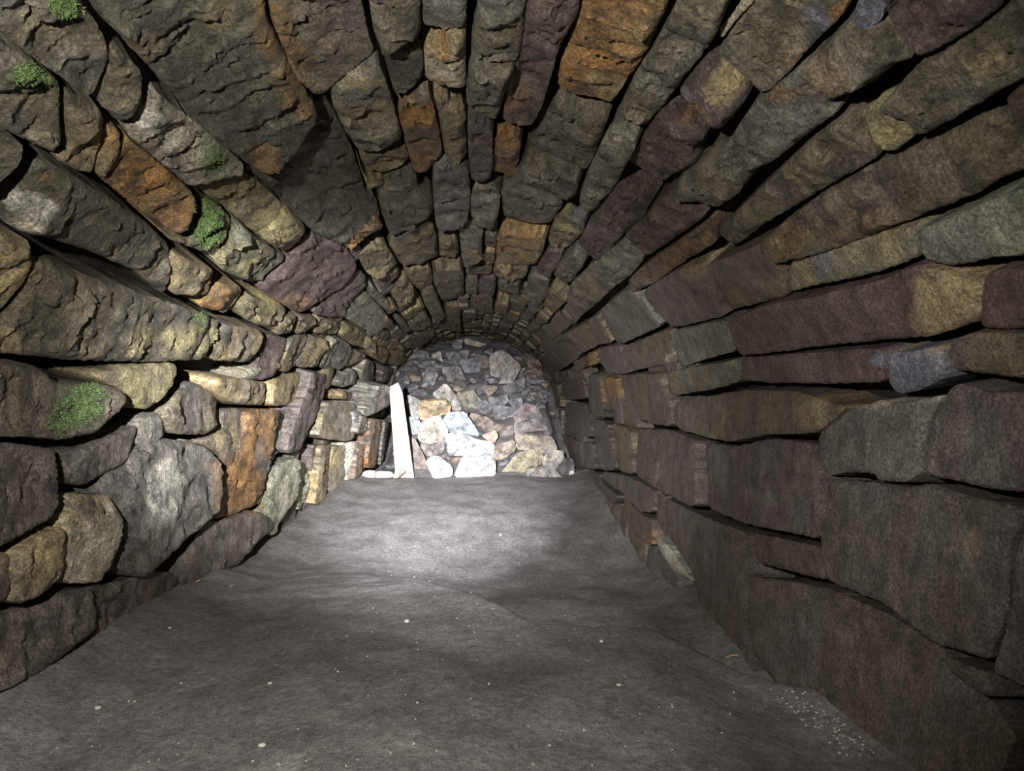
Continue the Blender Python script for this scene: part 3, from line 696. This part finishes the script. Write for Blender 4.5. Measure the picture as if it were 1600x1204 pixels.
# ------------------------------------------------------------------ fallen rocks
def bank_depth(px, py):
    Y = 4.3
    while Y < 8.2:
        p = at(px, py, Y)
        if p.z <= bank_z(p.x, Y): return Y
        Y += 0.02
    return 8.0
RC_ = {'peach': (.60, .45, .27), 'white': (.66, .66, .64), 'cream': (.55, .51, .44), 'blue': (.50, .56, .62), 'grey': (.30, .295, .29), 'olive': (.33, .31, .20), 'dark': (.15, .145, .15),
      'brown': (.26, .20, .155), 'purple': (.28, .235, .225), 'tan': (.42, .36, .26), 'pink': (.55, .42, .36), 'slate': (.20, .205, .225)}
RC = {k: tuple(q * .74 for q in v) for k, v in RC_.items()}
ROCKS = [  # outline in tile (560,500) x 4.444, colours, thickness ratio, label
 ('400,592 432,560 600,545 640,588 630,640 560,662 440,702', 'peach', 'tan', .7, 'peach coloured angular rock lying at the top of the pale heap'),
 ('340,520 430,560 402,600 418,690 370,662 340,600', 'white', 'grey', .6, 'whitish rock just behind the upper edge of the leaning plank'),
 ('512,520 600,440 660,500 712,600 700,640 640,605 580,552', 'grey', 'cream', .6, 'pointed grey rock rising behind the peach coloured rock'),
 ('680,510 790,480 862,580 840,622 740,622', 'grey', 'olive', .7, 'squat grey rock with wet glints behind the pale blue rock'),
 ('440,702 560,662 602,720 622,780 560,852 480,862 412,822', 'cream', 'cream', .7, 'rounded cream rock under the peach coloured rock'),
 ('622,642 740,640 842,802 700,792 620,762 590,690', 'blue', 'blue', .6, 'pale blue sloping rock above the white block'),
 ('602,802 680,770 820,832 940,852 940,958 720,950 622,930', 'white', 'blue', .6, 'long brightly lit white rock with a small peach rock on it'),
 ('860,802 950,768 966,802 940,852', 'pink', 'peach', .8, 'small pink rock perched on the white rock'),
 ('722,950 950,965 945,1082 668,1088', 'white', 'white', .6, 'flat white block at the front foot of the heap'),
 ('470,972 550,940 650,1022 650,1082 522,1096', 'white', 'white', .6, 'white tilted slab beside the foot of the plank'),
 ('376,800 440,920 522,1094 398,1094', 'purple', 'brown', .35, 'purple brown triangular slab leaning right behind the plank'),
 ('432,862 560,862 602,802 590,912 522,950 452,922', 'grey', 'purple', .7, 'grey rock wedged between cream rock and white slab'),
 ('930,592 1090,612 1080,692 950,682', 'slate', 'grey', .7, 'flat slate grey rock with wet glints in the middle of the bank'),
 ('912,250 1000,200 1130,322 1050,460 990,466 922,382', 'grey', 'brown', .5, 'big grey brown boulder high up under the vault'),
 ('990,470 1160,400 1140,480 1040,526', 'dark', 'dark', .6, 'dark rock in shade just below the big high boulder'),
 ('870,452 968,468 902,530', 'brown', 'purple', .7, 'reddish brown rock left of the dark shaded rock'),
 ('902,540 1030,522 1040,562 1000,592 922,582', 'grey', 'slate', .7, 'small grey rock below the reddish brown rock'),
 ('1090,642 1150,580 1240,602 1282,680 1200,702 1082,702', 'purple', 'slate', .7, 'purple grey rounded rock at the top of the right hump'),
 ('1086,790 1280,790 1350,822 1382,900 1280,922 1102,892', 'tan', 'grey', .6, 'large tan boulder on the right hump of the bank'),
 ('978,1082 1102,930 1200,895 1282,940 1272,1002 1102,1092', 'olive', 'tan', .6, 'domed olive rock streaked with yellow'),
 ('1280,962 1330,902 1420,912 1422,962 1362,1032 1280,1002', 'cream', 'grey', .7, 'pale grey angular rock beside the olive domed rock'),
 ('1170,1052 1282,1012 1362,1042 1422,1102 1180,1092', 'grey', 'brown', .6, 'low grey brown rock at the foot of the bank'),
 ('1362,1042 1420,950 1490,972 1502,1082 1402,1102', 'slate', 'dark', .7, 'dark blue grey rock against the foot of the wall'),
 ('948,872 1080,832 1090,902 1002,960 945,962', 'purple', 'tan', .6, 'purple and tan rock right of the white rock'),
 ('470,342 550,372 522,450 450,422', 'slate', 'grey', .9, 'squarish slate rock by the inner end of the left wall'),
 ('502,282 512,240 570,218 576,290', 'cream', 'grey', .9, 'small pale rock near the vault at the upper left of the bank'),
 ('630,162 720,138 716,190 680,192', 'grey', 'dark', .8, 'small grey rock hanging at the crown of the far opening'),
 ('735,130 890,172 884,190 745,160', 'tan', 'grey', .6, 'thin tan slab under the crown of the far opening'),
 ('602,232 770,212 742,290 672,312', 'dark', 'slate', .7, 'dark broken rock at the top left of the bank'),
 ('580,332 700,322 742,422 612,422', 'dark', 'purple', .5, 'broad dark rock in the gloom below the vault'),
 ('702,282 850,262 842,372 742,362', 'slate', 'dark', .6, 'dull slate rock left of the big high boulder'),
 ('32,1090 30,1062 62,1046 240,1060 232,1086', 'white', 'cream', .5, 'long white stone lying left of the plank foot'),
 ('238,1088 290,1020 322,1050 272,1092', 'pink', 'brown', .8, 'little reddish stone at the very foot of the plank'),
 ('350,672 420,692 442,782 372,792', 'blue', 'grey', .6, 'blue grey rock right beside the middle of the plank'),
 ('1090,702 1240,692 1320,762 1082,790', 'purple', 'grey', .7, 'purple grey rock lying on the large tan boulder'),
 ('760,642 900,680 940,720 832,732', 'brown', 'purple', .6, 'dull brown rock right of the pale blue rock'),
 ('1465,1080 1470,1050 1492,1045 1500,1078', 'white', 'white', .9, 'tiny wet white stone at the end of the right wall'),
 ('850,735 960,725 1080,740 1060,815 970,825 900,780', 'brown', 'purple', .5, 'brown earth crusted rock in the middle of the heap'),
 ('800,570 880,560 930,600 900,650 850,640', 'dark', 'slate', .6, 'dark rock beside the squat grey rock'),
 ('1040,560 1130,540 1140,600 1090,615', 'slate', 'dark', .7, 'small slate rock beneath the dark shaded rock'),
]
rnd = random.Random(5)
DEEPER = {19: .16, 22: .22, 10: .16, 32: -.14, 7: -.10, 21: -.02, 37: .08}
OUTLINES = []
for ri, (coords, ca, cb, th, label) in enumerate(ROCKS):
    Q = np.array([[float(v) for v in p.split(',')] for p in coords.split()]) / 4.444 + np.array([560, 500])
    cx, cy = Q.mean(0); by = Q[:, 1].max()
    D = bank_depth(cx, min(744, by - 0.12 * (by - Q[:, 1].min()))) - 0.06
    if by > 735: D = 4.36
    D += DEEPER.get(ri, 0); OUTLINES.append(soften(Q, 3.0, 5.0))
    size = math.sqrt(0.5 * abs(np.dot(Q[:, 0], np.roll(Q[:, 1], 1)) - np.dot(Q[:, 1], np.roll(Q[:, 0], 1)))) / FPX * D
    con = resample(soften(Q, 3.0, 1.3), 2.6, 0.35, rnd)
    V2, F = tri_fill(con, 2.6, rnd)
    d = dist_contour(V2, con) / FPX * D
    half = size * th * 0.5
    seed = rnd.uniform(0, 50); o3 = Vector((seed, seed * 2, seed * 3))
    # a few broken planes meeting at a ridge give the front its facets
    planes = [(rnd.uniform(.1, .9) * sx, rnd.uniform(-.1, .9) * sz, half * rnd.uniform(.7, 1.15)) for sx, sz in ((-1, -1), (1, -1), (-1, 1), (1, 1), (0, -1.2))]
    P0 = [at(p[0], p[1], D) for p in V2]; mid = sum(P0, Vector()) / len(P0)
    verts = []; cols = []
    for p, dd in zip(P0, d):
        q = p - mid
        f_ = min(min(pl[2] + pl[0] * q.x + pl[1] * -q.z for pl in planes), dd * 4.5)
        f_ = max(0, f_) + 0.012 * min(1, dd / .02) * noise.noise(p * 9 + o3)
        # move along the view ray so that the outline stays where it is
        verts.append(p * (1 - max(-.002, f_) / D) if False else p + Vector((0, -f_, 0)))
        k = noise.noise(p * 9 + o3) * 1.0 + .4; cols.append(lerp3(RC[ca], RC[cb], min(1, max(0, k))))
    nV = len(verts); loop = boundary_loop(F); bset = {a for a, b in loop}
    back = {}
    for i, (p, dd) in enumerate(zip(P0, d)):
        if i in bset: back[i] = i
        else:
            back[i] = len(verts); verts.append(p + Vector((0, min(half * 1.2, dd * 1.6), 0))); cols.append(cols[i])
    faces = list(F) + [tuple(back[i] for i in reversed(f)) for f in F]
    base = Vector((mid.x, D, min(v.z for v in verts)))
    o = link('rock', [v - base for v in verts], faces, M_ROCK, None, cols, True, 24); o.location = base
    tag(o, label, 'rock', 'fallen rocks heaped at the tunnel end')

# small broken stone between the big rocks
V = []; F = []; cl = []; first = Vector((0, 5.0, -.4))
for _ in range(560):
    y = 4.45 + 2.5 * rnd.random() ** 1.1; x = rnd.uniform(-.66, .66); r = rnd.uniform(.022, .05) * (1 + .8 * max(0, y - 5.2))
    pp = np.array([xyz_to_pix((x, y, bank_z(x, y) + r * .25))])
    if any(inside(pp, q_)[0] for q_ in OUTLINES): continue
    bm = bmesh.new(); bmesh.ops.create_icosphere(bm, subdivisions=1, radius=r)
    ax = [rnd.uniform(.6, 1.5) for _ in range(3)]; o3 = Vector((rnd.uniform(0, 99), 0, 0)); rot = Matrix.Rotation(rnd.uniform(0, 6), 3, 'Z') @ Matrix.Rotation(rnd.uniform(-.6, .6), 3, 'X')
    k = len(V); cc = lerp3(RC[rnd.choice(['grey', 'brown', 'purple', 'slate', 'dark', 'slate'])], RC['dark'], rnd.uniform(0, .4))
    for v in bm.verts:
        q = v.co * (1 + .45 * noise.noise(v.co / r + o3)); V.append(rot @ Vector((q.x * ax[0], q.y * ax[1], q.z * .7)) + Vector((x, y, bank_z(x, y) + r * .25)) - first); cl.append(cc)
    F += [tuple(v.index + k for v in f.verts) for f in bm.faces]; bm.free()
o = link('rubble', V, F, M_ROCK, bk, cl, smooth=False); o.location = first; o['kind'] = 'stuff'; o['label'] = 'small broken stone lying between the fallen rocks'

# ------------------------------------------------------------------ wooden plank leaning against the heap
b0, b1 = at(618, 744, 4.33), at(647, 746, 4.33)
t0, t1, tm = at(608, 604, 4.62), at(629, 612, 4.62), at(622, 597, 4.62)
nv = (b1 - b0).cross(t0 - b0).normalized()
if nv.y > 0: nv = -nv
prof = []
N = 26
left = [b0.lerp(t0, i / N) for i in range(N + 1)]; right = [b1.lerp(t1, i / N) for i in range(N + 1)]
ring = left + [tm] + right[::-1]
ring = [p + Vector((noise.noise(p * 30) * .0022, 0, 0)) for p in ring]
th = 0.028
vv = ring + [p - nv * th for p in ring]; n = len(ring)
ff = [(i, i + 1, 2 * N + 1 - i + 1 - 1 + 0, 2 * N + 2 - i) for i in range(0)]
ff = [tuple(range(n)), tuple(range(2 * n - 1, n - 1, -1))] + [(i, n + i, n + (i + 1) % n, (i + 1) % n) for i in range(n)]
base = (b0 + b1) / 2
pl = link('wooden_plank', [p - base for p in vv], ff, M_WOOD, smooth=False); pl.location = base
bv = pl.modifiers.new('worn_edges', 'BEVEL'); bv.width = 0.003; bv.segments = 2; bv.limit_method = 'ANGLE'
tag(pl, 'pale weathered wooden plank leaning upright against the rock heap', 'plank')

# ------------------------------------------------------------------ moss on the stones (soft cushions of short shoots)
def moss(poly, n, length, label, seed):
    q = np.array(poly, float); rr = random.Random(seed); lo, hi = q.min(0), q.max(0); P = []
    c = q.mean(0)
    dg = bpy.context.evaluated_depsgraph_get()
    while len(P) < n:
        p = np.array([[rr.uniform(lo[0], hi[0]), rr.uniform(lo[1], hi[1])]])
        if inside(p, q)[0] and rr.random() < 0.25 + 1.1 * min(1, dist_contour(p, q)[0] / 14) and noise.noise(Vector((p[0][0] * .06, p[0][1] * .06, seed))) > -0.35: P.append(p[0])
    vv = []; ff = []; root = None
    for x, y in P:
        d = Vector(pix_dir(x, y)).normalized()
        hit, loc, nor, *_ = bpy.context.scene.ray_cast(dg, (0, 0, 0), d)
        if not hit: continue
        if nor.dot(d) > 0: nor = -nor
        if root is None: root = loc
        L = length * rr.uniform(.5, 1.2)
        dirn = (nor * 1.0 + Vector((rr.uniform(-.8, .8), rr.uniform(-.8, .8), rr.uniform(-.6, .6)))).normalized()
        side = dirn.cross(Vector((rr.uniform(-1, 1), rr.uniform(-1, 1), rr.uniform(-1, 1)))).normalized() * L * 0.16
        up = dirn.cross(side).normalized() * L * 0.16; k = len(vv)
        a = loc - nor * .002
        vv += [a + side, a - side * .5 + up, a - side * .5 - up, a + dirn * L * .55 + side * .9, a + dirn * L * .55 - side * .5 + up * .8, a + dirn * L * .55 - side * .5 - up * .8, a + dirn * L]
        ff += [(k, k + 1, k + 4, k + 3), (k + 1, k + 2, k + 5, k + 4), (k + 2, k, k + 3, k + 5), (k + 3, k + 4, k + 6), (k + 4, k + 5, k + 6), (k + 5, k + 3, k + 6), (k + 2, k + 1, k)]
    if not vv: return
    o = link('moss_patch', [v - root for v in vv], ff, M_MOSS, smooth=False); o.location = root
    tag(o, label, 'moss', 'green moss on the masonry', 'stuff')
bpy.context.view_layer.update()
moss([(304, 318), (322, 309), (345, 325), (352, 345), (345, 375), (325, 388), (308, 378), (300, 350)], 3400, .008, 'bright green moss cushion beside the orange stone', 1)
moss([(70, -10), (122, -10), (132, 18), (112, 32), (85, 28)], 1500, .006, 'green moss at the top left corner of the vault', 2)
moss([(20, 105), (48, 95), (85, 125), (75, 140), (40, 140), (18, 128)], 1300, .005, 'faded moss patch on an olive vault stone below the corner', 3)
moss([(68, 668), (85, 635), (120, 600), (150, 595), (172, 615), (160, 645), (120, 675), (92, 685)], 2400, .0065, 'patchy moss on the large rounded brown wall stone', 4)
moss([(318, 232), (340, 225), (358, 245), (350, 268), (330, 275), (315, 255)], 800, .005, 'thin moss at the end of the pale lichened stone', 5)
moss([(300, 487), (318, 484), (326, 498), (314, 520), (304, 508)], 300, .005, 'small moss tuft at the far end of the long slab', 6)

# ------------------------------------------------------------------ little things on the floor
def on_floor(px, py):
    d = Vector(pix_dir(px, py)); Y = 0.8
    while Y < 4.4:
        p = d * (Y / d.y)
        if p.z <= floor_z(p.x, Y): return Vector((p.x, Y, floor_z(p.x, Y)))
        Y += 0.003
    return d * (4.3 / d.y)
def pebble_mesh(rr, r, n=2):
    bm = bmesh.new(); bmesh.ops.create_icosphere(bm, subdivisions=n, radius=r)
    o = Vector((rr.uniform(0, 50), rr.uniform(0, 50), 0)); sc = (rr.uniform(.8, 1.4), rr.uniform(.7, 1.1), rr.uniform(.5, .8))
    for v in bm.verts:
        k = 1 + .35 * noise.noise(v.co / r * 1.1 + o); v.co = Vector((v.co.x * k * sc[0], v.co.y * k * sc[1], v.co.z * k * sc[2]))
    V = [v.co.copy() for v in bm.verts]; F = [tuple(v.index for v in f.verts) for f in bm.faces]; bm.free(); return V, F
rr = random.Random(3)
PEB = [(636, 971, .0065, 'bright white pebble standing out on the middle of the floor'), (410, 1166, .0055, 'pale round pebble near the bottom edge of the floor'),
       (422, 1068, .0038, 'small white pebble on the floor above the pale round one'), (153, 1107, .005, 'pale pebble on the floor near the left wall'),
       (967, 1071, .0045, 'lone white pebble on the dark right part of the floor'), (940, 1003, .005, 'white pebble just in front of the hollow rim'),
       (1380, 976, .004, None), (265, 981, .004, 'white crumb at the foot of the left wall'), (782, 836, .009, 'whitish pebble on the brightly lit floor')]
for x, y, r, lab in PEB:
    if lab is None: continue
    V, F = pebble_mesh(rr, r); o = link('pebble', V, F, M_GRIT); p = on_floor(x, y); o.location = p + Vector((0, 0, r * .25))
    tag(o, lab, 'pebble', 'pale pebbles lying on the floor')
def scatter(name, n, fn, r0, r1, label):
    V = []; F = []; first = None
    for _ in range(n):
        x, y = fn(); p = on_floor(x, y)
        if not -.74 < p.x < .70: continue
        if first is None: first = p
        v, f = pebble_mesh(rr, rr.uniform(r0, r1), 1); k = len(V)
        V += [q + p - first + Vector((0, 0, .001)) for q in v]; F += [tuple(i + k for i in t_) for t_ in f]
    o = link(name, V, F, M_GRIT); o.location = first; tag(o, label, 'gravel', kind='stuff')
def diag():
    k = rr.random(); return 1215 + 130 * k + rr.gauss(0, 14), 1072 + 95 * k + rr.gauss(0, 12)
scatter('gravel', 110, diag, .0012, .0032, 'spill of fine pale gravel along the foot of the right wall')
scatter('floor_grit', 260, lambda: (rr.uniform(60, 1150), 830 + 370 * rr.random() ** 1.3), .0009, .0026, 'fine pale grit strewn over the earth floor')
def straw(x0, y0, x1, y1, label):
    a, b = on_floor(x0, y0), on_floor(x1, y1); b.y = a.y + (b.y - a.y) * .4; a.z += .004; b.z = max(b.z, floor_z(b.x, b.y)) + .006
    d = (b - a); s_ = d.cross(Vector((0, 0, 1))).normalized() * .0016; u = Vector((0, 0, .0016)); V = []; F = []
    for i in range(7):
        c = d * (i / 6) + Vector((0, 0, .004 * math.sin(i / 6 * math.pi)))
        V += [c + s_, c + u, c - s_, c - u]
    for i in range(6):
        for j in range(4): F.append((4 * i + j, 4 * i + (j + 1) % 4, 4 * i + 4 + (j + 1) % 4, 4 * i + 4 + j))
    F += [(3, 2, 1, 0), (24, 25, 26, 27)]
    o = link('straw', V, F, M_STRAW); o.location = a; tag(o, label, 'straw', 'bits of straw on the floor')
straw(1133, 1030, 1158, 1036, 'yellow bit of straw on the floor by the right wall')
straw(306, 912, 318, 909, 'short straw bit near the foot of the left wall')
straw(360, 919, 371, 916, 'pale straw bit on the lighter floor further right of the left wall')
